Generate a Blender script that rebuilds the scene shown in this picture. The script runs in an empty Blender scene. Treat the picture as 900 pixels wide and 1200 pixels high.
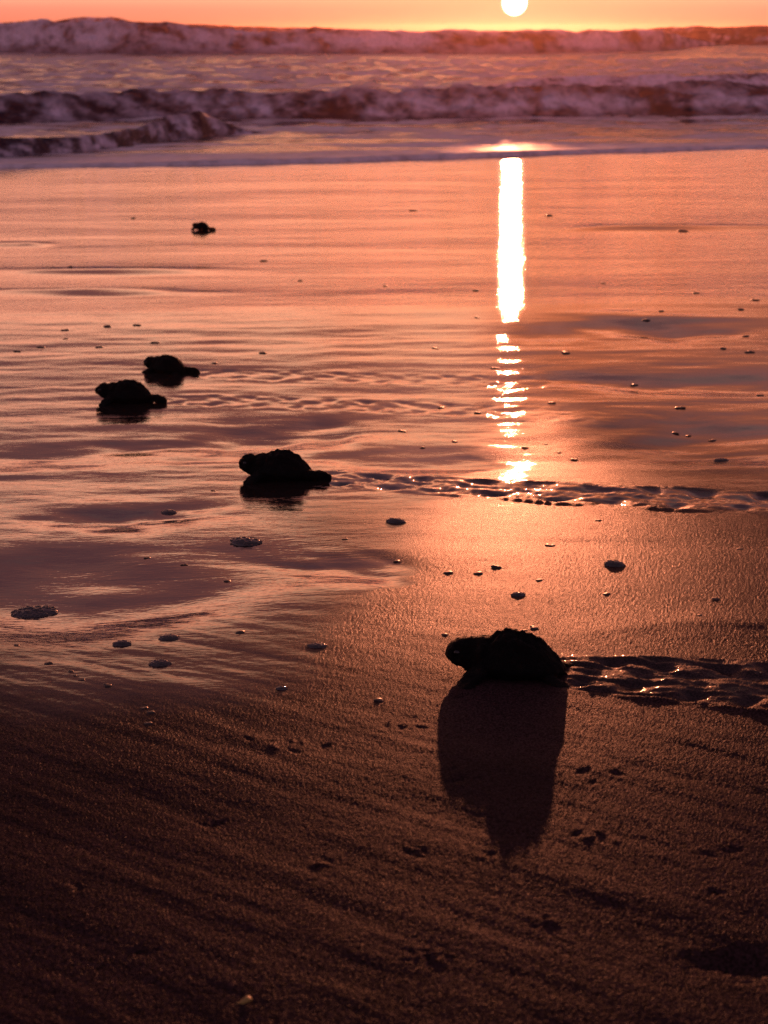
import bpy, bmesh, math, random
import numpy as np
from mathutils import Vector, Matrix

random.seed(7)
C = bpy.context.scene.collection
PI = math.pi

# ------------------------------------------------------------------ camera maths
FPX = 1700.0                       # focal length in pixels of the 900 x 1200 photograph
HORIZON = 34.0
PITCH = math.atan((600.0 - HORIZON) / FPX)
CP, SP = math.cos(PITCH), math.sin(PITCH)

def ray(px, py):
    """unit direction of a photo pixel; x right, y out to sea, z up"""
    a, b = (px - 450.0) / FPX, (600.0 - py) / FPX
    return np.array([a, CP + b * SP, -SP + b * CP])

# ------------------------------------------------------------------ noise (numpy)
_rng = np.random.RandomState(11)
_P = _rng.permutation(256); _P = np.concatenate([_P, _P, _P])
_G = _rng.normal(size=(256, 3)); _G /= np.linalg.norm(_G, axis=1)[:, None]

def perlin(x, y, z=None):
    x = np.asarray(x, float); y = np.asarray(y, float)
    z = np.full(np.broadcast(x, y).shape, 0.37) if z is None else np.asarray(z, float)
    x, y, z = np.broadcast_arrays(x, y, z)
    xi, yi, zi = np.floor(x).astype(int), np.floor(y).astype(int), np.floor(z).astype(int)
    xf, yf, zf = x - xi, y - yi, z - zi
    xi &= 255; yi &= 255; zi &= 255
    f = lambda t: t * t * t * (t * (t * 6 - 15) + 10)
    u, v, w = f(xf), f(yf), f(zf)
    def g(i, j, k):
        h = _P[_P[_P[xi + i] + yi + j] + zi + k]
        gr = _G[h]
        return gr[..., 0] * (xf - i) + gr[..., 1] * (yf - j) + gr[..., 2] * (zf - k)
    lerp = lambda a, b, t: a + t * (b - a)
    return 1.5 * lerp(lerp(lerp(g(0,0,0), g(1,0,0), u), lerp(g(0,1,0), g(1,1,0), u), v),
                      lerp(lerp(g(0,0,1), g(1,0,1), u), lerp(g(0,1,1), g(1,1,1), u), v), w)

def fbm(x, y, z=None, octv=4, gain=0.5):
    s, a = 0.0, 1.0
    for o in range(octv):
        k = 2.03 ** o
        s = s + a * perlin(x * k + 17.3 * o, y * k - 9.1 * o, None if z is None else z * k + 4.7 * o)
        a *= gain
    return s

def sstep(a, b, x):
    t = np.clip((x - a) / (b - a), 0, 1)
    return t * t * (3 - 2 * t)

# ------------------------------------------------------------------ beach profile (z relative to the camera)
_yy = np.arange(-4.0, 40.0, 0.01)
_zz = np.zeros_like(_yy)
def _slope(theta):
    return np.interp(theta, [3.5, 4.7, 7.3, 10.2, 10.9, 13.2, 14.2, 16.2, 20.0, 24.0, 28.0, 33.0], [1.9, 1.9, 3.15, 4.65, 2.4, 2.7, 3.6, 5.0, 6.8, 6.6, 5.4, 4.2])
def _integrate():
    z = -0.339; i0 = int(round((0.724 + 4.0) / 0.01))
    _zz[i0] = z
    for i in range(i0 + 1, len(_yy)):
        th = math.degrees(math.atan2(-z, _yy[i]))
        z -= 0.01 * math.tan(math.radians(float(_slope(th))))
        _zz[i] = z
    z = -0.339
    for i in range(i0 - 1, -1, -1):
        th = math.degrees(math.atan2(-z, max(_yy[i], 0.05)))
        z += 0.01 * math.tan(math.radians(float(_slope(th)) if _yy[i] > 0.2 else 4.2))
        _zz[i] = z
_integrate()
SKEW = 0.10
def base_z(x, y):
    return np.interp(np.asarray(y) - SKEW * np.asarray(x), _yy, _zz)

def project(x, y, z):
    """photo pixel of a point (z relative to the camera)"""
    dep = y * CP - z * SP
    up = y * SP + z * CP
    dep = np.maximum(dep, 0.05)
    return 450.0 + FPX * x / dep, 600.0 - FPX * up / dep

def hit(px, py, zf):
    """where a photo pixel's ray meets the surface zf(x, y)"""
    d = ray(px, py)
    lo, hi = 0.2, 60.0
    t = 0.3
    step = 1.02
    while t < 400 and d[2] * t > float(zf(d[0] * t, d[1] * t)):
        t *= step
    lo, hi = t / step, t
    for _ in range(40):
        m = 0.5 * (lo + hi)
        if d[2] * m > float(zf(d[0] * m, d[1] * m)): lo = m
        else: hi = m
    return d * hi

# shore line of the last swash tongue, in photo pixels -> sea level
SHORE_PX = [(-300, 203), (0, 197), (150, 195), (300, 192), (420, 189), (560, 184), (700, 179), (800, 176), (900, 173), (1200, 168)]
_sh = np.array([hit(a, b, base_z) for a, b in SHORE_PX])
SEA = float(np.mean(_sh[1:-1, 2])) - 0.32       # still water, beyond the sloping backwash
def sea_z(x, y):
    return np.maximum(base_z(x, y), SEA)
_shore_az = np.array([p[0] / p[1] for p in _sh]); _shore_y = _sh[:, 1]
def shore_y(x, y):
    return np.interp(np.asarray(x) / np.maximum(y, 0.1), _shore_az, _shore_y)

# ------------------------------------------------------------------ sand relief
def m_per_px(p):
    dep = p[1] * CP - p[2] * SP
    return dep / FPX

BUMPS = []       # (x, y, rx, ry, rot, amp)
def bump(px, py, rx, ry, amp, rot=0.0):
    p = hit(px, py, base_z); k = m_per_px(p)
    th = math.atan2(-p[2], p[1]); s = math.radians(float(_slope(math.degrees(th))))
    BUMPS.append((p[0], p[1], rx * k, ry * k / math.sin(th - s), rot, amp))

# swash bars and shallow pans (heights in metres)
bump(80, 690, 210, 40, -0.0100, 0.08)
bump(815, 516, 150, 20, -0.0095, -0.26)
bump(835, 450, 130, 11, -0.0070, -0.08)
bump(780, 388, 90, 9, -0.0100)
bump(760, 372, 70, 5, 0.0030)
bump(640, 392, 44, 9, -0.0030)
bump(325, 512, 75, 16, -0.0085)
bump(400, 662, 80, 12, -0.0034, 0.35)
bump(40, 538, 100, 13, -0.0036)
bump(175, 522, 70, 9, -0.0026)
bump(225, 596, 50, 9, -0.0022)
bump(130, 607, 80, 12, -0.0050)
bump(120, 590, 50, 5, 0.0008)
bump(500, 541, 120, 12, -0.0034)
bump(850, 730, 140, 12, 0.0022, -0.2)
bump(800, 640, 160, 8, -0.0014, 0.25)
bump(95, 319, 110, 3.0, 0.0085)
bump(90, 343, 130, 3.0, 0.0085, 0.02)
bump(10, 287, 40, 2.2, 0.0070)
bump(800, 267, 120, 2.6, 0.0100, 0.02)
bump(862, 1128, 40, 12, -0.0042)
_dr = random.Random(3)
for px, py, rx, n in [(512, 1122, 30, 9), (488, 996, 24, 7), (540, 910, 26, 7), (575, 998, 8, 3), (840, 1000, 20, 6), (845, 1046, 12, 4), (175, 1112, 22, 6), (715, 905, 30, 6),
                      (345, 872, 40, 7), (560, 815, 16, 4), (470, 855, 28, 5), (700, 980, 20, 4), (250, 960, 18, 3), (95, 1040, 14, 3), (640, 1080, 22, 4), (380, 1010, 16, 3)]:
    for _ in range(n):
        bump(px + _dr.gauss(0, rx * 0.55), py + _dr.gauss(0, rx * 0.16), _dr.uniform(3, 9), _dr.uniform(1.2, 3.0), _dr.choice((-1, -1, 1)) * _dr.uniform(0.0003, 0.0011), _dr.uniform(-.5, .5))

# crawl tracks: (start px, end px, half widths, pitch, depth)
def _track(p0, p1, w0, w1, pitch, depth, seed):
    a, b = hit(*p0, base_z), hit(*p1, base_z)
    return dict(a=a[:2], d=(b - a)[:2] / np.linalg.norm((b - a)[:2]), L=float(np.linalg.norm((b - a)[:2])), w0=w0, w1=w1, pitch=pitch, depth=depth, seed=seed)
TRACKS = [
    _track((655, 783), (905, 800), 0.026, 0.039, 0.030, 0.0044, 1.0),
    _track((372, 561), (905, 588), 0.032, 0.046, 0.052, 0.0050, 5.0),
    _track((195, 468), (560, 482), 0.034, 0.040, 0.050, 0.0020, 9.0),
    _track((225, 436), (520, 446), 0.034, 0.040, 0.050, 0.0016, 13.0),
]

def track_h(x, y):
    out = np.zeros_like(x)
    for T in TRACKS:
        dx, dy = x - T['a'][0], y - T['a'][1]
        u = dx * T['d'][0] + dy * T['d'][1]
        v = -dx * T['d'][1] + dy * T['d'][0]
        m = (np.abs(v) < 0.10) & (u > -0.03) & (u < T['L'] + 0.5)
        if not m.any(): continue
        u, v = u[m], v[m]
        s = T['seed']
        v = v + 0.006 * np.sin(u * 9 + s) + 0.003 * perlin(u * 40, v * 40 + s)
        u2 = u + 0.008 * perlin(u * 30 + s, v * 45)
        w = T['w0'] + (T['w1'] - T['w0']) * np.clip(u / T['L'], 0, 1)
        q = v / w
        env = sstep(-0.01, 0.02, u) * (1 - sstep(0.95, 1.25, np.abs(q)))
        ph = 2 * PI * u2 / T['pitch']
        h = -0.10 * np.exp(-(q / 0.9) ** 4)
        for row, off, wid, amp in ((0.66, 0.0, 0.27, 1.15), (-0.62, PI * 0.9, 0.27, 1.15), (0.05, PI * 0.4, 0.20, 0.5)):
            qq = q - row - 0.22 * perlin(u * 26 + row * 5, np.full_like(u, s + 2))
            php = ph + off + 1.5 * perlin(u * 22 + row * 7, v * 30 + s) + 1.6 * qq * np.sign(row)
            k = 0.5 + 0.5 * np.cos(php)
            a_ = amp * (0.75 + 0.6 * perlin(u * 34 + row * 3, np.full_like(u, s + 5)))
            h += -a_ * (k ** 1.9 - 0.33) * np.exp(-(qq / wid) ** 2)
        h += (0.42 if s < 2 else 0.24) * fbm(u * 24, v * 160 + s, octv=3)
        h += 0.45 * np.exp(-((np.abs(q) - 1.12) / 0.13) ** 2) * (0.6 + 0.5 * np.cos(ph * 0.5 + s))
        h += 0.10 * fbm(u * 70, v * 160 + s, octv=2)
        fade = 1.0 if T['seed'] < 6 else (1 - sstep(0.35, 0.6, u) * 0.8)
        o = out[m]; o += T['depth'] * h * env * fade; out[m] = o
    return out

def relief(x, y, want_tracks=True):
    x = np.asarray(x, float); y = np.asarray(y, float)
    z = np.zeros(np.broadcast(x, y).shape)
    yc = np.maximum(y, 0.25)
    far = sstep(0.9, 2.6, y)
    # long, shore-parallel swash undulation; longer with distance so that it keeps its scale in view
    z = z + (0.0006 + 0.0001 * far) * fbm(x * 2.2, y * 6.5 + 3, octv=3)
    z = z + 0.0022 * far * perlin(x * 0.8 + 5, y * 2.1) * (1 - sstep(7, 10, y))
    z = z + 0.00018 * fbm(x * 14 - y * 5, y * 40 + x * 6, octv=3) * (0.35 + 0.65 * (1 - far))
    # ripply rill belt around the hatchlings
    belt = sstep(1.05, 1.35, y) * (1 - sstep(2.2, 2.9, y))
    z = z + 0.0010 * belt * fbm(x * 5 + 4, y * 16, octv=4)
    # drainage streaks running down the near sand, slanting left to right
    near = 1 - sstep(0.62, 1.0, y)
    xr = x * math.cos(0.62) - y * math.sin(0.62); yr = x * math.sin(0.62) + y * math.cos(0.62)
    z = z + 0.00060 * near * fbm(xr * 9, yr * 55, octv=3)
    for bx, by, rx, ry, rot, amp in BUMPS:
        dx, dy = np.broadcast_arrays(x - bx, y - by); y0 = by
        if rot:
            dy = dy + dx * math.tan(rot) * ry / max(rx, 1e-6) * 2
        m = (np.abs(dx) < 3 * rx) & (np.abs(dy) < 3 * ry)
        if not m.any(): continue
        dx, dy = dx[m], dy[m]
        if ry > 0.02:
            dx, dy = dx + 0.6 * rx * fbm((bx + dx) / rx * 0.8, (by + dy) / ry * 0.6 + bx * 9, octv=2), dy + 0.45 * ry * fbm((bx + dx) / rx * 0.9 + 7, (by + dy) / ry * 0.6, octv=2)
        elif rx < 0.035 and y0 < 1.0:
            dx = dx + 0.5 * rx * fbm(dx / rx * 1.3 + bx * 50, dy / ry * 1.3, octv=3); dy = dy + 0.6 * ry * fbm(dx / rx * 1.3, dy / ry * 1.3 + by * 70, octv=3)
        z[m] += amp * np.exp(-(dx / rx) ** 2 - (dy / ry) ** 2)
    # crisp lip of the drying film (a curved crease left by the last swash)
    if want_tracks:
        z = z + track_h(np.broadcast_to(x, z.shape).astype(float), np.broadcast_to(y, z.shape).astype(float))
    return z

def ground_z(x, y):
    x = np.atleast_1d(np.asarray(x, float)); y = np.atleast_1d(np.asarray(y, float))
    return base_z(x, y) + relief(x, y)

def gz(x, y):
    return float(ground_z(x, y)[0])

def on_sand(px, py):
    p = hit(px, py, base_z)
    z0 = gz(p[0], p[1])
    d = ray(px, py); t = z0 / d[2] if abs(z0 - p[2]) < 0.02 else p[1] / d[1]
    x, y = d[0] * t, d[1] * t
    return np.array([x, y, gz(x, y)])

# ------------------------------------------------------------------ wetness map (fixed to the ground)
_EDGE = np.array([(-400, 700), (0, 738), (120, 752), (220, 742), (300, 718), (370, 694), (430, 655), (490, 605), (540, 560), (585, 522),
                  (640, 494), (700, 503), (780, 524), (900, 556), (1300, 640)], float)
def wetness(x, y, z):
    u, v = project(x, y, z)
    wob = 22 * fbm(x * 7, y * 9, octv=3) + 9 * fbm(x * 30 + y * 20, y * 60, octv=3)
    e = np.interp(u, _EDGE[:, 0], _EDGE[:, 1])
    k = 1 - sstep(260, 520, u)
    soft = 70 + 40 * k
    w = 1 - sstep(-soft, soft, v - e - 6 - 18 * k + wob * (0.55 + 0.9 * k))
    # damp, already grainy patch below the second hatchling, film broken up by rills
    dp = np.exp(-((u - 400) / 95) ** 2 - ((v - 612) / 34) ** 2)
    w = w * (1 - 0.55 * sstep(0.1, 1.1, dp + 0.25 * fbm(x * 12, y * 22)))
    # pan of standing water beside the track and the seep below it
    dp = np.exp(-((u - 500) / 120) ** 2 - ((v - 543) / 20) ** 2)
    w = np.maximum(w, sstep(0.42, 0.6, dp + 0.12 * fbm(x * 14, y * 24)))
    dp = np.exp(-((u - 410) / 75) ** 2 - ((v - 672) / 26) ** 2)
    w = np.maximum(w, 0.95 * sstep(0.3, 0.6, dp + 0.2 * fbm(x * 16, y * 30)))
    # the crawl tracks hold a film of water
    for T in TRACKS[:2]:
        dx, dy = x - T['a'][0], y - T['a'][1]
        uu = dx * T['d'][0] + dy * T['d'][1]; vv = -dx * T['d'][1] + dy * T['d'][0]
        k = (1 - sstep(0.026, 0.044, np.abs(vv))) * sstep(-0.02, 0.02, uu)
        w = np.maximum(w, k * (0.13 if T['seed'] < 2 else 0.7))
    return np.clip(w, 0, 1)

def dampness(x, y):
    return sstep(0.50, 1.12, y + 0.05 * fbm(x * 5, y * 9, octv=3))

# ------------------------------------------------------------------ materials
def mat(name):
    m = bpy.data.materials.new(name); m.use_nodes = True
    nt = m.node_tree; nt.nodes.clear()
    out = nt.nodes.new('ShaderNodeOutputMaterial')
    b = nt.nodes.new('ShaderNodeBsdfPrincipled')
    nt.links.new(b.outputs[0], out.inputs[0])
    return m, nt, b

class NT:
    def __init__(self, nt): self.nt = nt
    def n(self, typ, **kw):
        nd = self.nt.nodes.new(typ)
        for k, v in kw.items(): setattr(nd, k, v)
        return nd
    def set(self, sock, v):
        if hasattr(v, 'is_linked') or isinstance(v, bpy.types.NodeSocket): self.nt.links.new(v, sock)
        else: sock.default_value = v
    def math(self, op, a, b=0.0, c=0.0, clamp=False):
        nd = self.n('ShaderNodeMath', operation=op, use_clamp=clamp)
        self.set(nd.inputs[0], a); self.set(nd.inputs[1], b); self.set(nd.inputs[2], c)
        return nd.outputs[0]
    def vmath(self, op, a, b=(0, 0, 0)):
        nd = self.n('ShaderNodeVectorMath', operation=op)
        self.set(nd.inputs[0], a); self.set(nd.inputs[1], b)
        return nd.outputs['Value'] if op in ('DOT_PRODUCT', 'LENGTH') else nd.outputs[0]
    def mix(self, f, a, b):
        nd = self.n('ShaderNodeMix', data_type='RGBA')
        self.set(nd.inputs[0], f); self.set(nd.inputs[6], a); self.set(nd.inputs[7], b)
        return nd.outputs[2]
    def mixf(self, f, a, b):
        nd = self.n('ShaderNodeMix', data_type='FLOAT')
        self.set(nd.inputs[0], f); self.set(nd.inputs[2], a); self.set(nd.inputs[3], b)
        return nd.outputs[0]
    def noise(self, vec, scale, detail=3.0, rough=0.5, dist=0.0):
        nd = self.n('ShaderNodeTexNoise')
        self.nt.links.new(vec, nd.inputs['Vector'])
        nd.inputs['Scale'].default_value = scale; nd.inputs['Detail'].default_value = detail
        nd.inputs['Roughness'].default_value = rough; nd.inputs['Distortion'].default_value = dist
        return nd.outputs[0]
    def mapping(self, vec, scale=(1, 1, 1), rot=(0, 0, 0), loc=(0, 0, 0)):
        nd = self.n('ShaderNodeMapping')
        self.nt.links.new(vec, nd.inputs[0])
        nd.inputs['Scale'].default_value = scale; nd.inputs['Rotation'].default_value = rot; nd.inputs['Location'].default_value = loc
        return nd.outputs[0]
    def ramp(self, f, stops, interp='LINEAR'):
        nd = self.n('ShaderNodeValToRGB'); cr = nd.color_ramp; cr.interpolation = interp
        while len(cr.elements) < len(stops): cr.elements.new(0.5)
        for e, (p, c) in zip(cr.elements, stops):
            e.position = p; e.color = tuple(c) + (1,) if len(c) == 3 else c
        self.set(nd.inputs[0], f)
        return nd.outputs[0]
    def range(self, v, a, b, c=0.0, d=1.0, smooth=True):
        nd = self.n('ShaderNodeMapRange', interpolation_type='SMOOTHSTEP' if smooth else 'LINEAR')
        self.set(nd.inputs[0], v)
        for i, q in enumerate((a, b, c, d)): nd.inputs[i + 1].default_value = q
        return nd.outputs[0]
    def bump(self, h, dist, strength=1.0, normal=None):
        nd = self.n('ShaderNodeBump')
        self.set(nd.inputs['Height'], h); nd.inputs['Distance'].default_value = dist
        self.set(nd.inputs['Strength'], strength)
        if normal is not None: self.nt.links.new(normal, nd.inputs['Normal'])
        return nd.outputs[0]
    def attr(self, name):
        return self.n('ShaderNodeAttribute', attribute_name=name).outputs['Fac']

def make_sand():
    m, nt, b = mat('wet_sand'); N = NT(nt)
    pos = N.n('ShaderNodeNewGeometry').outputs['Position']
    wet = N.attr('wet')
    dry = N.math('SUBTRACT', 1.0, wet)
    damp = N.attr('damp')
    blotch = N.noise(N.mapping(pos, (6, 14, 6), (0, 0, -0.6)), 1.0, 4.0, 0.6)
    grain_col = N.noise(pos, 900, 1.0, 0.6)
    c_dry = N.mix(N.range(grain_col, 0.3, 0.72), (0.013, 0.008, 0.008, 1), (0.070, 0.038, 0.040, 1))
    c_dry = N.mix(N.math('MULTIPLY', N.range(blotch, 0.35, 0.7), 0.45), c_dry, (0.022, 0.014, 0.012, 1))
    col = N.mix(wet, c_dry, (0.022, 0.014, 0.012, 1))
    nt.nodes.remove(b)
    dif = nt.nodes.new('ShaderNodeBsdfDiffuse'); nt.links.new(col, dif.inputs['Color'])
    rn = N.noise(N.mapping(pos, (10, 30, 10)), 1.0, 3.0)
    def glossy(rough):
        g_ = nt.nodes.new('ShaderNodeBsdfGlossy'); g_.distribution = 'BECKMANN'
        nt.links.new(rough, g_.inputs['Roughness']); g_.inputs['Color'].default_value = (0.97, 0.95, 0.95, 1)
        return g_
    def fresnel(ior):
        f_ = nt.nodes.new('ShaderNodeFresnel'); f_.inputs['IOR'].default_value = ior
        return f_
    def mixsh(f, a_, b_):
        m_ = nt.nodes.new('ShaderNodeMixShader'); nt.links.new(f, m_.inputs[0]); nt.links.new(a_, m_.inputs[1]); nt.links.new(b_, m_.inputs[2])
        return m_.outputs[0]
    # damp grain: broad sheen; standing film: a mirror; blended by how much of the surface the film covers
    glo = glossy(N.math('ADD', N.mixf(damp, 0.38, 0.30), N.math('MULTIPLY', rn, 0.12)))
    film = glossy(N.math('ADD', 0.045, N.math('MULTIPLY', rn, 0.05)))
    fr, fw = fresnel(1.18), fresnel(2.5)
    grain_sh = mixsh(N.math('MULTIPLY', fr.outputs[0], N.mixf(damp, 0.043, 0.18)), dif.outputs[0], glo.outputs[0])
    film_sh = mixsh(fw.outputs[0], dif.outputs[0], film.outputs[0])
    fin = mixsh(wet, grain_sh, film_sh)
    nt.links.new(fin, [n for n in nt.nodes if n.type == 'OUTPUT_MATERIAL'][0].inputs[0])
    # grain
    g1 = N.noise(pos, 1350, 1.0, 0.6)
    n1 = N.bump(g1, 0.00060, N.math('ADD', 0.02, N.math('MULTIPLY', dry, 0.98)))
    # combed lines of the backwash
    g2 = N.noise(N.mapping(pos, (70, 260, 70), (0, 0, 0.35)), 1.0, 3.0, 0.6)
    n2 = N.bump(g2, 0.0009, N.math('ADD', 0.10, N.math('MULTIPLY', dry, 0.25)), n1)
    # water film: its own smooth surface with a slight shiver, not the grain under it
    g3 = N.noise(N.mapping(pos, (14, 46, 14)), 1.0, 4.0, 0.55, 0.6)
    n3 = N.bump(g3, 0.0006, N.range(N.noise(N.mapping(pos, (3.0, 7.0, 3.0)), 1.0, 3.0), 0.40, 0.68, 0.25, 1.0))
    g4 = N.noise(N.mapping(pos, (110, 260, 110)), 1.0, 2.0, 0.6)
    n3 = N.bump(g4, 0.00015, 1.0, n3)
    for q_ in (dif, glo, fr): nt.links.new(n2, q_.inputs['Normal'])
    for q_ in (film, fw): nt.links.new(n3, q_.inputs['Normal'])
    return m

def make_sea(foam_hi=(0.85, 0.76, 0.82, 1), name='foamy_sea', lo=(0.020, 0.012, 0.018, 1), rf=0.6, ior=1.7, r0=0.16, bd=0.022):
    m, nt, b = mat(name); N = NT(nt)
    pos = N.n('ShaderNodeNewGeometry').outputs['Position']
    foam = N.attr('foam')
    br = N.noise(pos, 9.0, 4.0, 0.6)
    f = N.math('MULTIPLY', foam, N.range(br, 0.25, 0.6, 0.55, 1.0))
    col = N.mix(f, lo, foam_hi)
    nt.links.new(col, b.inputs['Base Color'])
    nt.links.new(N.mixf(f, r0, rf), b.inputs['Roughness'])
    nt.links.new(N.mixf(f, ior, 1.12), b.inputs['IOR'])
    nt.links.new(N.bump(N.noise(N.mapping(pos, (6, 14, 10)), 1.0, 4.0, 0.6), bd, 1.0), b.inputs['Normal'])
    return m

def make_turtle_mat(name, lo, hi, rough):
    m, nt, b = mat(name); N = NT(nt)
    co = N.n('ShaderNodeTexCoord').outputs['Object']
    k = N.noise(co, 9.0, 4.0, 0.65)
    nt.links.new(N.mix(N.range(k, 0.50, 0.72), lo, hi), b.inputs['Base Color'])
    b.inputs['Roughness'].default_value = rough
    b.inputs['IOR'].default_value = 1.2
    nt.links.new(N.bump(N.noise(co, 40.0, 3.0, 0.6), 0.02, 0.6), b.inputs['Normal'])
    return m

M_SAND = make_sand()
M_SEA = make_sea()
M_WAVE = make_sea((0.80, 0.70, 0.82, 1), 'breaker_foam', (0.030, 0.018, 0.034, 1), 0.7, 1.2, 0.5, 0.02)
M_SKIN = make_turtle_mat('hatchling_skin', (0.004, 0.0035, 0.0035, 1), (0.016, 0.011, 0.009, 1), 0.65)
M_SHELL = make_turtle_mat('hatchling_shell', (0.003, 0.003, 0.003, 1), (0.011, 0.008, 0.007, 1), 0.62)
m, nt, b = mat('hatchling_eye'); b.inputs['Base Color'].default_value = (0.004, 0.004, 0.004, 1); b.inputs['Roughness'].default_value = 0.12; M_EYE = m
m, nt, b = mat('sea_foam_bubble'); N = NT(nt)
co = N.n('ShaderNodeTexCoord').outputs['Object']
nt.links.new(N.mix(N.noise(co, 300.0, 2.0), (0.010, 0.007, 0.007, 1), (0.045, 0.030, 0.028, 1)), b.inputs['Base Color'])
b.inputs['Roughness'].default_value = 0.07; b.inputs['IOR'].default_value = 1.75; M_BUB = m
m, nt, b = mat('dark_pellet'); N = NT(nt)
co = N.n('ShaderNodeTexCoord').outputs['Object']
nt.links.new(N.mix(N.noise(co, 400.0, 3.0), (0.008, 0.006, 0.006, 1), (0.040, 0.026, 0.020, 1)), b.inputs['Base Color'])
b.inputs['Roughness'].default_value = 0.4; M_PEL = m
m, nt, b = mat('yellow_leaf'); N = NT(nt)
co = N.n('ShaderNodeTexCoord').outputs['Object']
nt.links.new(N.mix(N.noise(co, 200.0, 3.0), (0.16, 0.10, 0.02, 1), (0.36, 0.25, 0.05, 1)), b.inputs['Base Color'])
b.inputs['Roughness'].default_value = 0.5; M_LEAF = m

# ------------------------------------------------------------------ mesh helpers
ZOFF = -SEA                 # world z = 0 at sea level
def grid_mesh(name, X, Y, Z, attrs, material, wrap=False):
    r, c = X.shape
    v = np.stack([X, Y, Z + ZOFF], -1).reshape(-1, 3).astype(np.float32)
    idx = np.arange(r * c).reshape(r, c)
    a, b_, d, e = idx[:-1, :-1], idx[:-1, 1:], idx[1:, 1:], idx[1:, :-1]
    q = np.stack([a, b_, d, e], -1).reshape(-1, 4)
    me = bpy.data.meshes.new(name)
    me.vertices.add(len(v)); me.vertices.foreach_set('co', v.ravel())
    me.loops.add(q.size); me.loops.foreach_set('vertex_index', q.ravel().astype(np.int32))
    me.polygons.add(len(q))
    me.polygons.foreach_set('loop_start', np.arange(0, q.size, 4, dtype=np.int32))
    me.polygons.foreach_set('loop_total', np.full(len(q), 4, dtype=np.int32))
    me.polygons.foreach_set('use_smooth', np.ones(len(q), dtype=bool))
    me.update(calc_edges=True); me.validate()
    for k, arr in attrs.items():
        at = me.attributes.new(k, 'FLOAT', 'POINT')
        at.data.foreach_set('value', arr.reshape(-1).astype(np.float32))
    me.materials.append(material)
    o = bpy.data.objects.new(name, me); C.objects.link(o)
    return o

def tag(o, label=None, cat=None, group=None, kind=None):
    for k, v in (('label', label), ('category', cat), ('group', group), ('kind', kind)):
        if v: o[k] = v
    return o

# ------------------------------------------------------------------ ground
def build_sand():
    # rows: coarse behind the camera, then one row per ~1.2 photo rows out to the sea
    vs = np.arange(1235, 168, -1.2)
    ys = []
    for v in vs:
        t = math.tan(PITCH + math.atan((v - 600) / FPX))
        y = np.interp(0, (-_zz - t * _yy)[::-1] * -1 if False else (t * _yy + _zz), _yy)   # -z = t*y
        ys.append(float(y))
    ys = np.array(ys)
    ys = np.concatenate([np.linspace(-3.5, ys[0] - 0.03, 24), ys, np.linspace(ys[-1] + 0.3, ys[-1] + 4, 8), [30.0, 39.0]])
    tn = np.concatenate([-np.geomspace(8, 0.34, 26), np.linspace(-0.325, 0.325, 840), np.geomspace(0.34, 8, 26)])
    Y = np.repeat(ys[:, None], len(tn), 1)
    apex = np.maximum(Y + 0.12, 0.55)
    X = apex * tn[None, :]
    Z0 = base_z(X, Y)
    Z = Z0 + relief(X, Y)
    Z = np.where(Z < SEA - 0.25, SEA - 0.25, Z)
    W = wetness(X, Y, Z0); DM = dampness(X, Y)
    g = np.random.RandomState(5).normal(size=X.shape)
    g = g * 0.00009 * (1 - sstep(0.0, 0.4, W)) * (1 - sstep(0.85, 1.35, Y)) * sstep(0.2, 0.35, Y)
    Z = Z + np.clip(g, -0.0005, 0.0005)
    o = grid_mesh('sand_beach', X, Y, Z, {'wet': W, 'damp': DM}, M_SAND)
    tag(o, 'dark wet sand beach mirroring the sunset sky', 'beach', kind='structure')
build_sand()

# ------------------------------------------------------------------ sea
def build_sea():
    tn = np.concatenate([-np.geomspace(8, 0.42, 24), np.linspace(-0.40, 0.40, 460), np.geomspace(0.42, 8, 24)])
    # k: metres seaward of the swash edge
    ks = np.concatenate([np.linspace(0, 0.25, 16), np.geomspace(0.28, 50, 330), np.geomspace(55, 700, 26)])
    T = np.repeat(tn[None, :], len(ks), 0)
    edge = np.interp(T, _shore_az, _shore_y)
    edge = edge + 0.05 * edge / 9 * fbm(T * 30, np.full_like(T, 2.0), octv=4)
    K = np.repeat(ks[:, None], len(tn), 1)
    Y = edge + K; X = T * Y
    g = base_z(X, Y)
    lip = 0.026 * np.sqrt(np.clip(K / 0.06, 0, 1)) * np.exp(-K / 0.35) * (0.75 + 0.5 * fbm(X * 1.2, Y * 0.5 + 9))
    film = lip + 0.012 * sstep(0, 0.12, K)
    n = fbm(X * 1.1, Y * 2.2, octv=4)
    amp = 0.010 + 0.03 * sstep(1, 8, K) + 0.05 * sstep(10, 40, K)
    Z = sea_z(X, Y) + film + amp * n * sstep(0.1, 0.6, K)
    Z = np.where(K == 0, np.minimum(Z, g) - 0.01, Z)
    Z = np.where(K > 60, SEA + 0.02 * n, Z)
    f = sstep(-0.35, 0.35, fbm(X * 0.55 + 3, Y * 1.7, octv=5, gain=0.6) - 0.02)
    f = np.maximum(f * (0.35 + 0.65 * sstep(0.02, 0.3, K)), 0.92 * (1 - sstep(0.6, 1.8, K + 0.8 * n)))
    f = f * (1 - 0.75 * sstep(45, 70, K))
    o = grid_mesh('sea', X, Y, Z, {'foam': f}, M_SEA)
    tag(o, 'foam covered sea in front of the setting sun', 'sea', kind='structure')
build_sea()

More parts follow.
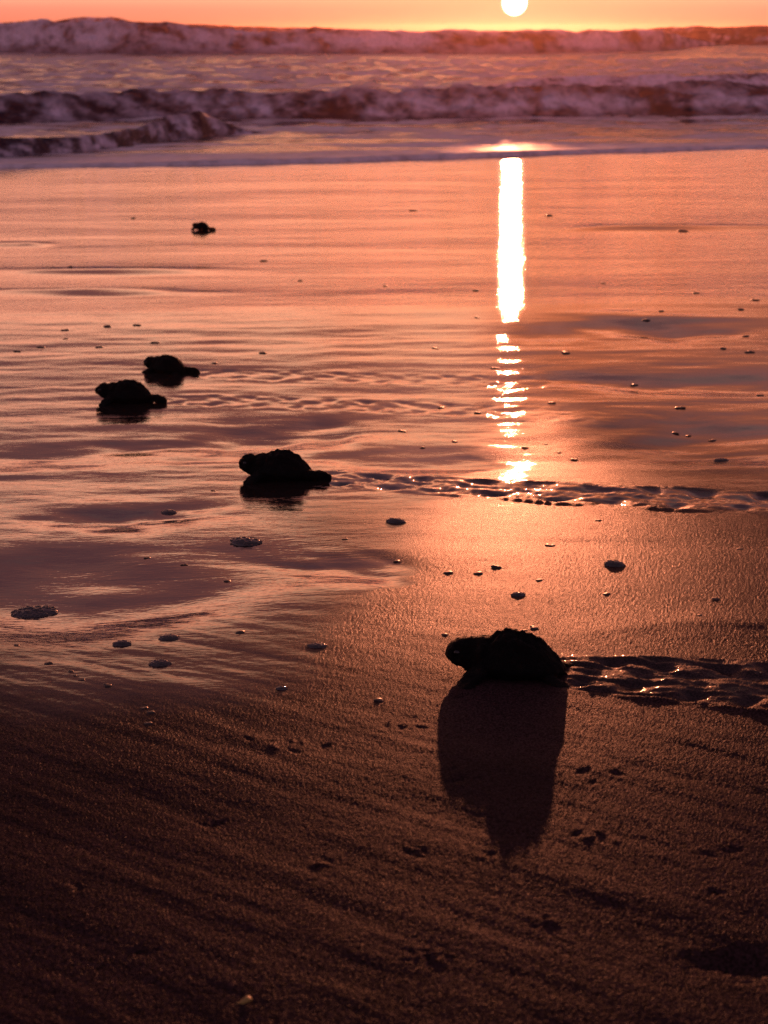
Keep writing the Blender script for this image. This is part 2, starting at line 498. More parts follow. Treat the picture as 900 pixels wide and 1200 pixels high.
SEAF = lambda x, y: SEA
def build_wave(name, label, pts, seed, lump=0.16, foam_lo=-0.25, foam_hi=0.3, dark_top=0.0, curl=0.0, ends=(True, True), cols=520, crag=0.16):
    """pts: (photo x, foot y, crest y); becomes a real wave standing on the sea at its own distance"""
    P = np.array(pts, float)
    px = np.linspace(P[0, 0], P[-1, 0], cols)
    def smooth(y):
        v = np.interp(px, P[:, 0], y)
        k = max(3, cols // 40); ker = np.hanning(k * 2 + 1); ker /= ker.sum()
        return np.convolve(np.pad(v, k, mode='edge'), ker, 'valid')
    foot, crest = smooth(P[:, 1]), smooth(P[:, 2])
    th_f = PITCH + np.arctan((foot - 600) / FPX); th_c = PITCH + np.arctan((crest - 600) / FPX)
    Pf = np.array([hit(a_, b_, sea_z) for a_, b_ in zip(px[::8], foot[::8])])
    D = np.interp(px, px[::8], Pf[:, 1]); ZB = np.interp(px, px[::8], Pf[:, 2])
    h = np.full(cols, 0.2)
    for _ in range(8):
        h = np.maximum(-np.tan(th_c) * (D + 1.1 * h) - ZB, 0.0)
    u = np.linspace(0, 1, cols)
    h = h * (1 + crag * fbm(px / 60.0 + seed, np.full(cols, seed), octv=4, gain=0.55))
    if ends[0]: h = h * sstep(0, 0.10, u)
    if ends[1]: h = h * (1 - sstep(0.90, 1, u))
    prof = np.array([(-0.5, -0.12), (-0.15, 0.02), (0.05, 0.16), (0.22, 0.40), (0.42 - curl, 0.68), (0.72 - curl, 0.92), (1.1, 1.0), (1.8, 0.86), (3.0, 0.5), (4.5, 0.16), (6.0, -0.1)])
    tt = np.linspace(0, len(prof) - 1, 74)
    pp = np.interp(tt, range(len(prof)), prof[:, 0]); pz = np.interp(tt, range(len(prof)), prof[:, 1])
    ker = np.hanning(9); ker /= ker.sum()
    pp = np.convolve(np.pad(pp, 4, mode='edge'), ker, 'valid'); pz = np.convolve(np.pad(pz, 4, mode='edge'), ker, 'valid')
    az = (px - 450) / FPX / CP
    R = D[None, :] + pp[:, None] * h[None, :]
    Zr = pz[:, None] * h[None, :]
    X = az[None, :] * R * 1.0; Y = R
    hm = max(h.max(), 1e-3)
    sx, sy, sz = X / hm, Y / hm, Zr / hm
    n = fbm(sx * 0.8 + seed, sy * 1.2, sz * 1.6 + seed, octv=4, gain=0.5)
    bil = np.abs(fbm(sx * 2.6 + seed * 2, sy * 2.6, sz * 2.6, octv=3))
    msk = sstep(0.0, 0.25, pz)[:, None] * (1 - 0.6 * sstep(1.4, 4, pp))[:, None] * np.ones_like(X)
    disp = lump * h[None, :] * (n + 0.9 * (bil - 0.3)) * msk
    Y = Y - disp * 0.9
    X = az[None, :] * Y
    Zr = Zr + disp * 0.45
    f = fbm(sx * 0.40 + seed * 3, sy * 0.6, sz * 1.3, octv=3, gain=0.5) + 0.7 * fbm(sx * 2.2 + seed, sy * 1.5 + 3, sz * 3.0 + 0.8 * sx, octv=4, gain=0.6) + 0.5 * (np.abs(n) - 0.25)  # foam patches; their pale and dark tones also stand in for relief shading
    f = sstep(foam_lo, foam_hi, f) * (0.45 + 0.55 * sstep(0.02, 0.35, pz))[:, None]  # foam colour thinned at the foot, painting in the shade of the trough
    f = f * (1 - dark_top * sstep(0.55, 0.85, pz[:, None]))
    o = grid_mesh(name, X, Y, np.minimum(ZB[None, :], np.maximum(sea_z(X, Y), ZB[None, :] - 0.1)) + Zr, {'foam': f}, M_WAVE)
    tag(o, label, 'wave', 'breakers rolling in')
    return o

build_wave('breaking_wave', 'farthest dark swell with a peaked crest rising against the sky on the left',
           [(-160, 46, 33), (0, 46, 30), (90, 46, 25), (130, 46, 19), (165, 46, 20), (205, 46, 26), (280, 46, 30), (380, 46, 34), (520, 46, 36)], 3.1, 0.10, 0.1, 1.3, cols=420)
build_wave('breaking_wave', 'long far breaker of foam reaching across the frame below the low sun',
           [(-420, 60, 27), (0, 60, 27), (60, 61, 26), (135, 62, 25), (200, 63, 29), (270, 62, 32), (330, 62, 34), (420, 62, 35), (520, 62, 34), (600, 62, 33), (700, 60, 33),
            (760, 58, 33), (800, 53, 36), (840, 50, 46)], 8.4, 0.14, -1.0, 0.6, 0.1, ends=(True, True))
build_wave('breaking_wave', 'dark unbroken far wave curling on the right behind the white foam line',
           [(690, 50, 42), (740, 50, 34), (780, 51, 30), (830, 52, 29), (870, 53, 30), (910, 53, 31), (1050, 54, 30), (1300, 54, 32)], 14.2, 0.07, 0.2, 1.5, 0.3, 0.1, ends=(False, True), cols=320)
build_wave('breaking_wave', 'middle roller of tumbling dark foam between the far breaker and the shore',
           [(-420, 150, 118), (0, 147, 115), (60, 146, 112), (120, 143, 108), (200, 139, 105), (280, 140, 105), (330, 141, 110), (400, 141, 105), (470, 141, 102), (560, 140, 100), (640, 139, 100),
            (700, 137, 102), (750, 135, 97), (800, 134, 98), (900, 133, 97), (1300, 131, 97)], 21.7, 0.19, -0.75, 0.85, 0.35)
build_wave('breaking_wave', 'low mauve ridge of foam just behind the middle roller on the right',
           [(520, 106, 100), (620, 105, 92), (720, 104, 88), (820, 103, 86), (900, 102, 85), (1300, 102, 86)], 27.3, 0.10, -1.1, 0.3, ends=(True, True), cols=300)
build_wave('breaking_wave', 'small front wave on the left with a dark lip and a white shoulder',
           [(-420, 190, 165), (0, 188, 162), (60, 185, 160), (120, 180, 158), (180, 172, 150), (220, 166, 134), (248, 164, 128), (270, 161, 136), (300, 159, 152), (330, 158, 157)], 33.3, 0.18, -0.5, 0.8, 0.3, crag=0.07, ends=(True, False), cols=420)

# ------------------------------------------------------------------ hatchlings
def ellipsoid(bm, c, r, rot=None, seg=18):
    M = Matrix.Translation(Vector(c)) @ (rot.to_4x4() if rot is not None else Matrix.Identity(4)) @ Matrix.Diagonal((*r, 1))
    bmesh.ops.create_uvsphere(bm, u_segments=seg, v_segments=seg // 2 + 2, radius=1.0, matrix=M)

def chain(bm, pts, n=9):
    """pts: (x, y, z, half width, half thickness); overlapping ellipsoids along a bent, flattened limb"""
    pts = np.array(pts, float)
    t = np.linspace(0, len(pts) - 1, n * (len(pts) - 1) + 1)
    q = np.stack([np.interp(t, range(len(pts)), pts[:, i]) for i in range(5)], 1)
    for i, p in enumerate(q):
        a = q[max(i - 1, 0)][:3]; b = q[min(i + 1, len(q) - 1)][:3]
        d = Vector(b - a).normalized()
        side = Vector((0, 0, 1)).cross(d).normalized(); up = d.cross(side)
        R = Matrix((d, side, up)).transposed()
        ellipsoid(bm, p[:3], (max(p[3] * 0.8, 0.03), p[3], p[4]), R, 12)

def make_body(near, off, hind_near, hind_off, head_z=0.0, head_turn=0.0, seed=1.0):
    bm = bmesh.new()
    ellipsoid(bm, (0.0, 0, 0.15), (0.52, 0.40, 0.17), seg=28)
    ellipsoid(bm, (0.36, 0, 0.20), (0.22, 0.28, 0.18))
    hx = 0.60 * math.cos(head_turn); hy = 0.60 * math.sin(head_turn)
    chain(bm, [(0.34, 0, 0.25, 0.27, 0.23), (hx * 0.85, hy * 0.7, 0.25 + head_z * 0.6, 0.20, 0.20)], 6)
    Rh = Matrix.Rotation(head_turn, 3, 'Z')
    ellipsoid(bm, (hx - 0.02, hy, 0.28 + head_z), (0.190, 0.180, 0.185), Rh, 24)
    ellipsoid(bm, Vector((hx, hy, 0.27 + head_z)) + Rh @ Vector((0.10, 0, 0)), (0.115, 0.115, 0.115), Rh)
    ellipsoid(bm, Vector((hx, hy, 0.255 + head_z)) + Rh @ Vector((0.165, 0, 0)), (0.045, 0.055, 0.06), Rh)   # hooked beak
    for s in (-1, 1):      # brow over each eye
        ellipsoid(bm, Vector((hx, hy, 0.335 + head_z)) + Rh @ Vector((0.055, s * 0.09, 0)), (0.065, 0.04, 0.04), Rh, 12)
    chain(bm, near); chain(bm, off); chain(bm, hind_near); chain(bm, hind_off)
    chain(bm, [(-0.42, 0, 0.12, 0.08, 0.06), (-0.60, 0, 0.07, 0.025, 0.025)], 5)
    me = bpy.data.meshes.new('tmp'); bm.to_mesh(me); bm.free()
    o = bpy.data.objects.new('tmp', me); C.objects.link(o)
    r = o.modifiers.new('r', 'REMESH'); r.mode = 'VOXEL'; r.voxel_size = 0.017; r.use_smooth_shade = True
    s = o.modifiers.new('s', 'SMOOTH'); s.factor = 0.5; s.iterations = 3
    dg = bpy.context.evaluated_depsgraph_get(); dg.update()
    out = bpy.data.meshes.new_from_object(o.evaluated_get(dg))
    bpy.data.objects.remove(o); bpy.data.meshes.remove(me)
    n = len(out.vertices); co = np.empty(n * 3, np.float32); out.vertices.foreach_get('co', co); co = co.reshape(-1, 3).astype(float)
    nr = np.empty(n * 3, np.float32); out.vertices.foreach_get('normal', nr); nr = nr.reshape(-1, 3)
    d = 0.020 * fbm(co[:, 0] * 9 + seed, co[:, 1] * 9, co[:, 2] * 9, octv=3)      # wrinkled skin, stuck grains
    co += nr * d[:, None]
    out.vertices.foreach_set('co', co.astype(np.float32).ravel()); out.update()
    head = Vector((hx, hy, 0.30 + head_z)); 
    return out, head, Rh

def make_shell(seed, hump=0.0):
    nr_, na = 30, 120
    rr = np.concatenate([np.linspace(0.0, 1.0, nr_)])
    a = np.linspace(0, 2 * PI, na + 1)
    Rr, A = np.meshgrid(rr, a, indexing='ij')
    ser = 1 + 0.022 * np.abs(np.cos(A * 12)) * Rr ** 6
    cx, sy = np.cos(A), np.sin(A)
    ox = np.where(cx > 0, 0.50, 0.60) * cx
    oy = 0.43 * sy * (1 - 0.16 * np.where(cx < 0, cx * cx, 0.25 * cx * cx))
    X = ox * Rr * ser; Y = oy * Rr * ser
    Z = 0.185 + 0.34 * (1 - Rr ** 2.3) - 0.05 * sstep(-0.1, -0.6, X) * Rr + 0.02 * sstep(0.1, 0.5, X)
    saw = ((X * 5.2 + 0.3) % 1.0)
    saw = np.where(saw < 0.7, saw / 0.7, (1 - saw) / 0.3)
    Z += (0.022 + 0.022 * saw) * np.exp(-(Y / 0.045) ** 2) * (1 - Rr ** 8)
    for s in (-1, 1):
        saw2 = ((X * 5.2 + 0.65) % 1.0); saw2 = np.where(saw2 < 0.7, saw2 / 0.7, (1 - saw2) / 0.3)
        Z += (0.012 + 0.022 * saw2) * np.exp(-((Y - s * 0.21 * np.sqrt(np.clip(1 - (X / 0.62) ** 2, 0, 1))) / 0.04) ** 2) * (1 - Rr ** 10)
    gro = np.exp(-((((X * 5.2 + 0.3) % 1.0) - 0.98) / 0.05) ** 2)
    Z -= 0.010 * gro * (1 - Rr ** 4)
    Z += 0.030 * fbm(X * 12 + seed, Y * 11, octv=3) * (1 - Rr ** 6) + 0.03 * hump * np.exp(-((X - 0.12) / 0.12) ** 2)
    bm = bmesh.new()
    rows = []
    for i in range(nr_):
        if i == 0:
            rows.append([bm.verts.new((0, 0, float(Z[0, 0])))] * na)
        else:
            rows.append([bm.verts.new((X[i, j], Y[i, j], Z[i, j])) for j in range(na)])
    rim = [bm.verts.new((X[-1, j] * 0.97, Y[-1, j] * 0.97, Z[-1, j] - 0.045)) for j in range(na)]
    und = [bm.verts.new((X[-1, j] * 0.80, Y[-1, j] * 0.80, Z[-1, j] - 0.06)) for j in range(na)]
    cen = bm.verts.new((0, 0, 0.12))
    for j in range(na):
        k = (j + 1) % na
        bm.faces.new((rows[0][0], rows[1][j], rows[1][k]))
        for i in range(1, nr_ - 1):
            bm.faces.new((rows[i][j], rows[i + 1][j], rows[i + 1][k], rows[i][k]))
        bm.faces.new((rows[-1][j], rim[j], rim[k], rows[-1][k]))
        bm.faces.new((rim[j], und[j], und[k], rim[k]))
        bm.faces.new((und[j], cen, und[k]))
    for f in bm.faces: f.smooth = True
    me = bpy.data.meshes.new('shell'); bm.to_mesh(me); bm.free()
    return me

# limbs: x forward, y to the animal's left, z up (carapace length = 1)
FWD = lambda s: [(0.33, s * 0.26, 0.16, 0.12, 0.07), (0.42, s * 0.44, 0.10, 0.13, 0.06), (0.46, s * 0.58, 0.04, 0.12, 0.045), (0.47, s * 0.68, 0.015, 0.06, 0.03)]
SWEEP = lambda s: [(0.33, s * 0.26, 0.16, 0.12, 0.07), (0.40, s * 0.52, 0.11, 0.13, 0.05), (0.20, s * 0.78, 0.05, 0.11, 0.035), (0.00, s * 0.92, 0.025, 0.05, 0.03)]
HIND = lambda s: [(-0.34, s * 0.20, 0.11, 0.10, 0.06), (-0.52, s * 0.33, 0.07, 0.10, 0.045), (-0.64, s * 0.42, 0.03, 0.09, 0.03)]
HBACK = lambda s: [(-0.36, s * 0.14, 0.15, 0.11, 0.09), (-0.62, s * 0.17, 0.15, 0.10, 0.09), (-0.80, s * 0.17, 0.145, 0.12, 0.10), (-0.90, s * 0.17, 0.09, 0.10, 0.10)]

def hatchling(label, px, py, length, heading, limbs, head_z=0.0, head_turn=0.0, seed=1.0, sink=0.0, pitch=0.0, hump=0.0):
    body, head, Rh = make_body(*limbs, head_z, head_turn, seed)
    body.name = 'turtle_hatchling'
    body.materials.clear(); body.materials.append(M_SKIN)
    p = on_sand(px, py)
    e = 0.02
    nx = -(gz(p[0] + e, p[1]) - gz(p[0] - e, p[1])) / (2 * e); ny = -(float(base_z(p[0], p[1] + e)) - float(base_z(p[0], p[1] - e))) / (2 * e)
    up = Vector((nx * 0.3, ny, 1)).normalized()
    fw = Vector((math.cos(heading), math.sin(heading), 0)); fw = (fw - up * fw.dot(up)).normalized()
    fw = (fw * math.cos(pitch) + up * math.sin(pitch)).normalized()
    lf = up.cross(fw).normalized(); up2 = fw.cross(lf)
    o = bpy.data.objects.new('turtle_hatchling', body); C.objects.link(o)
    R = Matrix((fw, lf, up2)).transposed().to_4x4()
    o.matrix_world = Matrix.Translation((p[0], p[1], p[2] + ZOFF - sink * length)) @ R @ Matrix.Scale(length, 4)
    tag(o, label, 'turtle', 'turtle hatchlings crawling to the sea')
    sh = bpy.data.objects.new('shell', make_shell(seed, hump)); sh.data.materials.append(M_SHELL); C.objects.link(sh); sh.parent = o
    for s in (-1, 1):
        bm = bmesh.new(); ellipsoid(bm, head + Rh @ Vector((0.055, s * 0.155, 0.012)), (0.040, 0.022, 0.036), Rh, 12)
        me = bpy.data.meshes.new('eye'); bm.to_mesh(me); bm.free(); me.materials.append(M_EYE)
        for q in me.polygons: q.use_smooth = True
        ey = bpy.data.objects.new('eye', me); C.objects.link(ey); ey.parent = o
    return o

H = math.radians
hatchling('nearest dark turtle hatchling, casting a long shadow on the grainy sand', 602, 788, 0.0475, H(168),
          (FWD(1), SWEEP(-1), HIND(1), HIND(-1)), -0.01, 0.05, 1.0, 0.05, H(0), 0.6)
hatchling('dark turtle hatchling with hind flipper stretched back, heading the long wet track', 330, 560, 0.0520, H(171),
          (FWD(1), FWD(-1), HBACK(1), HIND(-1)), 0.0, 0.05, 4.0, 0.03, H(1), 0.3)
hatchling('dark turtle hatchling nearest the left edge, lower of the two crawling close together', 151, 470, 0.0520, H(174),
          (FWD(1), SWEEP(-1), HBACK(1), HIND(-1)), 0.0, 0.05, 7.0, 0.03, H(1))
hatchling('dark turtle hatchling just behind the leftmost one, rear flipper raised to the right', 197, 435, 0.0480, H(152),
          (FWD(1), SWEEP(-1), HIND(1), HBACK(-1)), 0.0, 0.1, 10.0, 0.07, H(1))
hatchling('tiny lone turtle hatchling far ahead of the others, closest to the surf', 237, 270, 0.0500, H(150),
          (SWEEP(1), SWEEP(-1), HBACK(1), HBACK(-1)), 0.0, 0.0, 12.0, 0.0, H(2))

# ------------------------------------------------------------------ foam clumps and pellets
def foam_mesh(seed, nb, flat=0.30):
    rnd = random.Random(seed); bm = bmesh.new()
    M = Matrix.Diagonal((0.46, 0.42, flat * 0.62, 1))
    bmesh.ops.create_uvsphere(bm, u_segments=24, v_segments=14, radius=1.0, matrix=M)
    for i in range(nb):
        a = rnd.uniform(0, 2 * PI); r = math.sqrt(rnd.random()) * 0.95
        s = rnd.uniform(0.035, 0.085) * (1.25 - 0.6 * r)
        z = flat * 0.62 * math.sqrt(max(0.0, 1 - r * r)) * 0.92
        M = Matrix.Translation((0.47 * r * math.cos(a), 0.43 * r * math.sin(a), max(z - s * 0.25, s * 0.3))) @ Matrix.Scale(s, 4)
        bmesh.ops.create_icosphere(bm, subdivisions=2, radius=1.0, matrix=M)
    for f in bm.faces: f.smooth = True
    me = bpy.data.meshes.new('foam_clump'); bm.to_mesh(me); bm.free(); me.materials.append(M_BUB); return me
def pellet_mesh(seed):
    rnd = random.Random(seed); bm = bmesh.new()
    for i in range(rnd.randint(2, 5)):
        s = rnd.uniform(0.16, 0.34)
        M = Matrix.Translation((rnd.uniform(-0.28, 0.28), rnd.uniform(-0.22, 0.22), s * 0.35)) @ Matrix.Rotation(rnd.uniform(0, 3), 4, 'Z') @ Matrix.Diagonal((s * 1.25, s, s * 0.75, 1))
        bmesh.ops.create_icosphere(bm, subdivisions=2, radius=1.0, matrix=M)
    co = np.array([v.co[:] for v in bm.verts])
    d = 1 + 0.28 * perlin(co[:, 0] * 6 + seed, co[:, 1] * 6, co[:, 2] * 6)
    for v, k in zip(bm.verts, d): v.co *= float(k)
    for f in bm.faces: f.smooth = True
    me = bpy.data.meshes.new('sand_pellet'); bm.to_mesh(me); bm.free(); me.materials.append(M_PEL); return me
FOAM = [foam_mesh(i, n, f) for i, (n, f) in enumerate([(90, 0.34), (70, 0.42), (45, 0.5), (30, 0.55)])]
PELL = [pellet_mesh(100 + i) for i in range(7)]

def put(name, me, px, py, wpx, label, cat, group=None, zs=0.42):
    p = on_sand(px, py); k = wpx * m_per_px(p)
    o = bpy.data.objects.new(name, me); C.objects.link(o)
    o.location = (p[0], p[1], p[2] + ZOFF - 0.02 * k); o.scale = (k, k * random.uniform(0.75, 1.0), k * zs * random.uniform(0.85, 1.1))
    o.rotation_euler = (H(-5), 0, random.uniform(-0.5, 0.5) + (PI if random.random() < .5 else 0))
    return tag(o, label, cat, group)

G = 'foam clumps drying on the sand'
for px, py, w, k, lab in [
    (40, 714, 60, 0, 'largest flat clump of foam bubbles, by the left edge on dark wet sand'),
    (289, 635, 44, 1, 'domed clump of foam bubbles below the hatchling with the stretched hind flipper'),
    (464, 612, 27, 2, 'small dark foam clump on grainy sand just below the long wet track'),
    (720, 662, 27, 2, 'ragged dark foam clump alone on the orange sand right of the middle'),
    (187, 778, 29, 1, 'bubbly foam clump, lower of two close together on the left'),
    (198, 747, 27, 2, 'bubbly foam clump, upper of two close together on the left'),
    (372, 757, 27, 1, 'foam clump left of the nearest hatchling at the wet film edge'),
    (143, 754, 25, 3, 'very flat foam streak left of the pair of bubbly clumps'),
    (198, 600, 22, 2, 'small foam clump in the bright rill above the domed clump'),
    (846, 536, 20, 2, 'foam clump on the purple film by the right edge'),
    (607, 697, 20, 3, 'pointed dark foam clump above the nearest hatchling'),
    (330, 807, 16, 3, 'small bubble clump on dark sand left of the hatchling shadow')]:
    put('foam_clump', FOAM[k], px, py, w, lab, 'foam', G, 0.55)

G = 'tiny dark pellets scattered over the sand'
far = [(75,387),(77,397),(127,383),(160,381),(182,402),(115,407),(48,407),(20,412),(306,414),(251,426),(705,332),(816,344),(885,352),(870,363),(558,341),(557,372),(643,253),
       (665,414),(874,394),(850,409),(877,413),(646,472),(796,478),(807,510),(790,507),(835,514),(560,484),(517,478),(892,463),(742,451),(775,365),(760,376),(581,432),(510,408),(471,505),(309,306),(350,329),(450,335),(155,256),(83,313),(484,247)]
for px, py in far:
    put('sand_pellet', random.choice(PELL), px, py, random.uniform(8, 13), 'tiny dark pellet lying on the mirror wet film beyond the long track', 'pellet', G)
put('sand_pellet', PELL[3], 798, 271, 13, 'elongated dark pellet on the dark line at the far right of the wet film', 'pellet', G)
near = [(18,755,9),(57,777,14),(84,787,9),(89,792,8),(95,797,8),(128,804,12),(170,830,9),(177,835,14),(174,848,14),(442,820,16),(281,741,14),(215,661,9),(173,653,8),(265,679,12),
        (526,671,15),(582,665,13),(644,639,13),(632,680,12),(711,696,12),(841,703,12),(867,643,10),(613,524,12),(672,538,10),(534,518,9),(495,525,8),(465,658,12),
        (560,672,16),(523,745,10),(628,737,14),(615,739,8),(820,722,9),(455,560,7),(640,520,7),(655,530,7),(700,610,8),(250,575,7),(405,632,8)]
for px, py, w in near:
    put('sand_pellet', random.choice(PELL), px, py, w, 'small dark pellet on the grainy damp sand around the two nearest hatchlings', 'pellet', G)

# yellow scrap of leaf in the foreground
p = on_sand(286, 1174)
bm = bmesh.new(); k = 20 * m_per_px(p)
bmesh.ops.create_icosphere(bm, subdivisions=3, radius=1.0, matrix=Matrix.Diagonal((k * 0.5, k * 0.26, k * 0.09, 1)))
for v in bm.verts:
    v.co.z += 0.12 * k * math.sin(v.co.x / k * 5); v.co.y *= 1 + 0.5 * math.sin(v.co.x / k * 4)
for f in bm.faces: f.smooth = True
me = bpy.data.meshes.new('leaf_scrap'); bm.to_mesh(me); bm.free(); me.materials.append(M_LEAF)
o = bpy.data.objects.new('leaf_scrap', me); C.objects.link(o); o.location = (p[0], p[1], p[2] + ZOFF + 0.06 * k); o.rotation_euler = (H(-7), 0.05, 0.3)
tag(o, 'small yellow scrap of leaf on the dark sand at the bottom', 'leaf')

# ------------------------------------------------------------------ sun, sky
sd = ray(603, 3); sd = sd / np.linalg.norm(sd)
SUN = Vector(sd)
sun_el = math.asin(SUN.z); sun_az = math.atan2(SUN.x, SUN.y)
L = bpy.data.lights.new('sun_light', 'SUN'); L.energy = 2.0; L.angle = H(0.53); L.color = (1.0, 0.30, 0.14)
lo = bpy.data.objects.new('sun_light', L); C.objects.link(lo)
lo.rotation_euler = SUN.to_track_quat('Z', 'Y').to_euler(); lo.location = (2, 5, 4)

w = bpy.data.worlds.new('World'); bpy.context.scene.world = w; w.use_nodes = True
nt = w.node_tree; nt.nodes.clear(); N = NT(nt)
D = N.n('ShaderNodeTexCoord').outputs['Generated']
D = N.vmath('NORMALIZE', D)
sep = N.n('ShaderNodeSeparateXYZ'); nt.links.new(D, sep.inputs[0])
z = sep.outputs[2]
el = N.math('MULTIPLY', N.math('ARCSINE', z), 180 / PI)                # elevation, degrees
hv = N.n('ShaderNodeCombineXYZ'); nt.links.new(sep.outputs[0], hv.inputs[0]); nt.links.new(sep.outputs[1], hv.inputs[1])
hz = N.vmath('NORMALIZE', hv.outputs[0])
ca = N.vmath('DOT_PRODUCT', hz, tuple(Vector((SUN.x, SUN.y, 0)).normalized()))
azd = N.math('MULTIPLY', N.math('ARCCOSINE', N.math('MINIMUM', ca, 0.99999)), 180 / PI)
sa = N.math('MULTIPLY', N.math('ARCCOSINE', N.math('MINIMUM', N.vmath('DOT_PRODUCT', D, tuple(SUN)), 0.999999)), 180 / PI)
e90 = N.math('DIVIDE', N.math('MAXIMUM', el, 0.0), 90.0)
q = lambda d: d / 90.0
warm = N.ramp(e90, [(0.0, (0.66, 0.165, 0.10)), (q(0.7), (0.76, 0.225, 0.15)), (q(2.2), (1.62, 0.68, 0.42)), (q(4), (1.50, 0.60, 0.39)), (q(6), (0.95, 0.31, 0.23)), (q(11), (0.32, 0.105, 0.125)), (q(20), (0.13, 0.050, 0.075)), (q(45), (0.06, 0.036, 0.052)), (1.0, (0.05, 0.04, 0.055))])
cool = N.ramp(e90, [(0.0, (0.42, 0.235, 0.33)), (q(10), (0.38, 0.215, 0.31)), (q(30), (0.18, 0.105, 0.16)), (1.0, (0.05, 0.04, 0.055))])
sky = N.mix(N.range(azd, 18, 95), warm, cool)
glow = N.math('POWER', 2.718, N.math('MULTIPLY', sa, -1 / 8.0))
sky = N.mix(N.math('MULTIPLY', glow, 0.75), sky, (1.0, 0.44, 0.24, 1))
# clouds in a layer overhead, flattened towards the horizon
pl = N.vmath('DIVIDE', D, (1, 1, 1))
inv = N.math('DIVIDE', 1.0, N.math('ADD', N.math('MAXIMUM', z, 0.0), 0.10))
sc = N.n('ShaderNodeVectorMath', operation='SCALE'); nt.links.new(hv.outputs[0], sc.inputs[0]); nt.links.new(inv, sc.inputs['Scale'])
cl = sc.outputs[0]
c1 = N.range(N.noise(N.mapping(cl, (1.0, 0.9, 1), (0, 0, 0.2), (3.1, 0.7, 0)), 1.15, 5.0, 0.55, 0.4), 0.50, 0.60)
c2 = N.range(N.noise(N.mapping(cl, (0.9, 0.9, 1), (0, 0, 0.3), (7.4, 2.2, 0)), 1.6, 5.0, 0.55, 0.3), 0.53, 0.62)
band = N.math('MULTIPLY', N.range(el, 2.5, 6.5), N.range(el, 60, 25))
dark = N.mix(N.range(el, 3, 16), (0.26, 0.10, 0.09, 1), (0.11, 0.045, 0.068, 1))
brig = N.mix(N.range(el, 4, 22), (1.0, 0.62, 0.42, 1), (0.24, 0.16, 0.15, 1))
fs = N.range(azd, 100, 30)
sky = N.mix(N.math('MULTIPLY', N.math('MULTIPLY', c1, band), N.math('MULTIPLY', fs, 0.9)), sky, dark)
sky = N.mix(N.math('MULTIPLY', N.math('MULTIPLY', c2, band), N.math('MULTIPLY', fs, N.range(el, 10, 16, 0.0, 0.6))), sky, brig)
# dark cloud bank to the right of the sun, pale break to the left
sx = N.math('MULTIPLY', N.math('ARCTAN2', sep.outputs[0], sep.outputs[1]), 180 / PI)
wob = N.math('MULTIPLY', N.math('SUBTRACT', N.noise(N.mapping(D, (10, 10, 30)), 1.0, 5.0, 0.6), 0.5), 5.0)
ew = N.math('ADD', el, wob)
bank = N.math('MULTIPLY', N.math('MULTIPLY', N.range(ew, 2.3, 2.9), N.range(ew, 12.5, 10.0)), N.range(N.math('ADD', sx, N.math('MULTIPLY', wob, 1.2)), 3.2, 6.5))
sky = N.mix(N.math('MULTIPLY', bank, 0.92), sky, (0.095, 0.036, 0.052, 1))
bank2 = N.math('MULTIPLY', N.math('MULTIPLY', N.range(ew, 6.9, 7.9), N.range(ew, 26.0, 16.0)), N.range(N.math('ADD', sx, wob), 2.0, -3.0))
sky = N.mix(N.math('MULTIPLY', bank2, 0.8), sky, (0.085, 0.028, 0.046, 1))
pale = N.math('MULTIPLY', N.math('MULTIPLY', N.range(ew, 4.2, 5.0), N.range(ew, 7.4, 6.6)), N.range(sx, 5.0, 2.5))
sky = N.mix(N.math('MULTIPLY', pale, 0.75), sky, (0.95, 0.62, 0.42, 1))
# the disc of the sun itself
disc = N.range(sa, 0.42, 0.48)
sky = N.mix(disc, (6.0, 4.6, 3.0, 1), sky)
ns = N.n('ShaderNodeTexSky', sky_type='NISHITA'); ns.sun_disc = False; ns.sun_elevation = sun_el; ns.sun_rotation = sun_az
ns.dust_density = 3.0
b1 = N.n('ShaderNodeBackground'); nt.links.new(sky, b1.inputs[0]); b1.inputs[1].default_value = 1.0
b2 = N.n('ShaderNodeBackground'); nt.links.new(N.vmath('MULTIPLY', ns.outputs[0], (1.0, 0.62, 0.70)), b2.inputs[0]); b2.inputs[1].default_value = 0.05
ad = N.n('ShaderNodeAddShader'); nt.links.new(b1.outputs[0], ad.inputs[0]); nt.links.new(b2.outputs[0], ad.inputs[1])
wo = N.n('ShaderNodeOutputWorld'); nt.links.new(ad.outputs[0], wo.inputs[0])

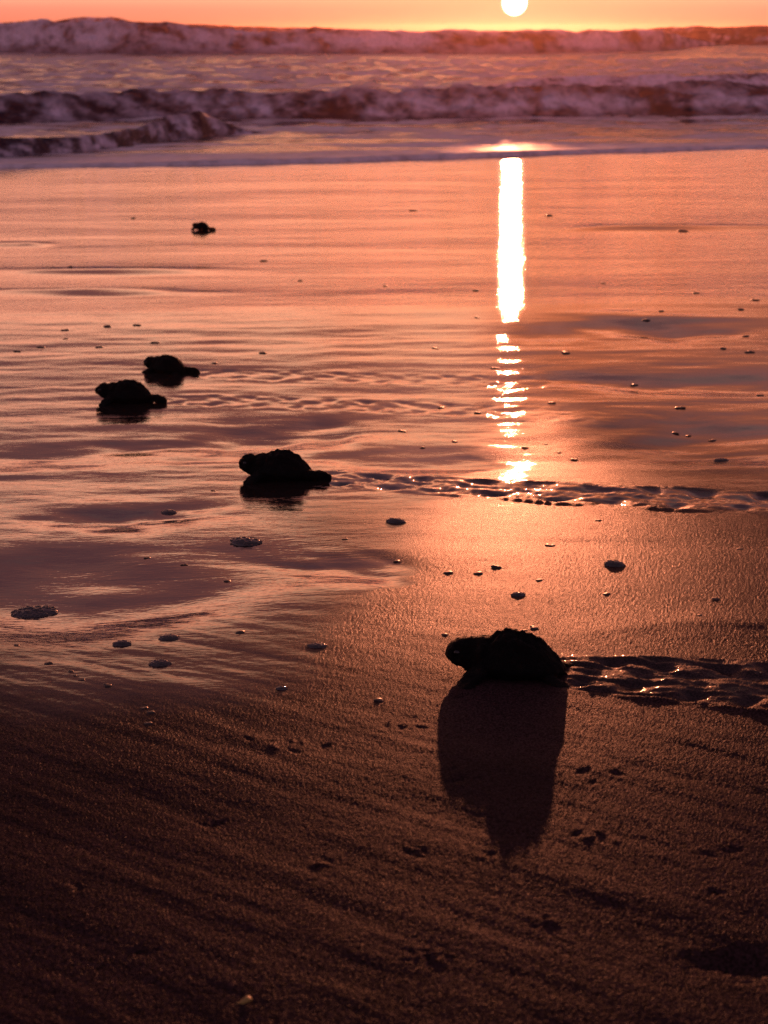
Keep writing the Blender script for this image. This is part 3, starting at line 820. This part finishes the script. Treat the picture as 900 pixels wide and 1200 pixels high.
# ------------------------------------------------------------------ added haze, its glow standing in for the sun's flare
def build_haze():
    x0, x1, y0, y1, z0, z1 = -6500, 6500, -60, 760, -1.6, 3.0
    bm = bmesh.new(); bmesh.ops.create_cube(bm, size=1.0)
    for v in bm.verts:
        v.co = ((x0 + x1) / 2 + v.co.x * (x1 - x0), (y0 + y1) / 2 + v.co.y * (y1 - y0), (z0 + z1) / 2 + v.co.z * (z1 - z0))
    me = bpy.data.meshes.new('haze'); bm.to_mesh(me); bm.free()
    m = bpy.data.materials.new('glow_haze'); m.use_nodes = True; t = m.node_tree; t.nodes.clear()
    o_ = t.nodes.new('ShaderNodeOutputMaterial'); v = t.nodes.new('ShaderNodeVolumePrincipled')
    v.inputs['Color'].default_value = (1.0, 0.50, 0.34, 1); v.inputs['Density'].default_value = HAZE; v.inputs['Anisotropy'].default_value = 0.85  # orange tint puts the red of the sun's glow into the haze colour
    t.links.new(v.outputs[0], o_.inputs['Volume'])
    me.materials.append(m)
    o = bpy.data.objects.new('haze', me); C.objects.link(o)
    tag(o, 'thin added haze, tinted orange for the glow under the low sun', 'haze', kind='stuff')
HAZE = 0.0004
build_haze()

# ------------------------------------------------------------------ camera and render settings
cam = bpy.data.cameras.new('camera'); co = bpy.data.objects.new('camera', cam); C.objects.link(co)
cam.sensor_fit = 'VERTICAL'; cam.sensor_height = 24.0; cam.lens = 24.0 * FPX / 1200.0
cam.clip_start = 0.02; cam.clip_end = 12000
co.location = (0, 0, ZOFF); co.rotation_euler = (PI / 2 - PITCH, 0, 0)
cam.dof.use_dof = True; cam.dof.focus_distance = 0.98; cam.dof.aperture_fstop = 15.0; cam.dof.aperture_blades = 0
sc = bpy.context.scene
sc.camera = co
sc.view_settings.view_transform = 'Standard'; sc.view_settings.look = 'None'; sc.view_settings.exposure = 0.28; sc.view_settings.gamma = 1.0
sc.cycles.max_bounces = 6; sc.cycles.volume_bounces = 0; sc.cycles.sample_clamp_indirect = 4.0; sc.cycles.use_denoising = True; sc.cycles.denoising_input_passes = 'RGB_ALBEDO_NORMAL'; sc.cycles.denoising_prefilter = 'NONE'
print('SEA', SEA, 'sun', math.degrees(sun_el), math.degrees(sun_az))
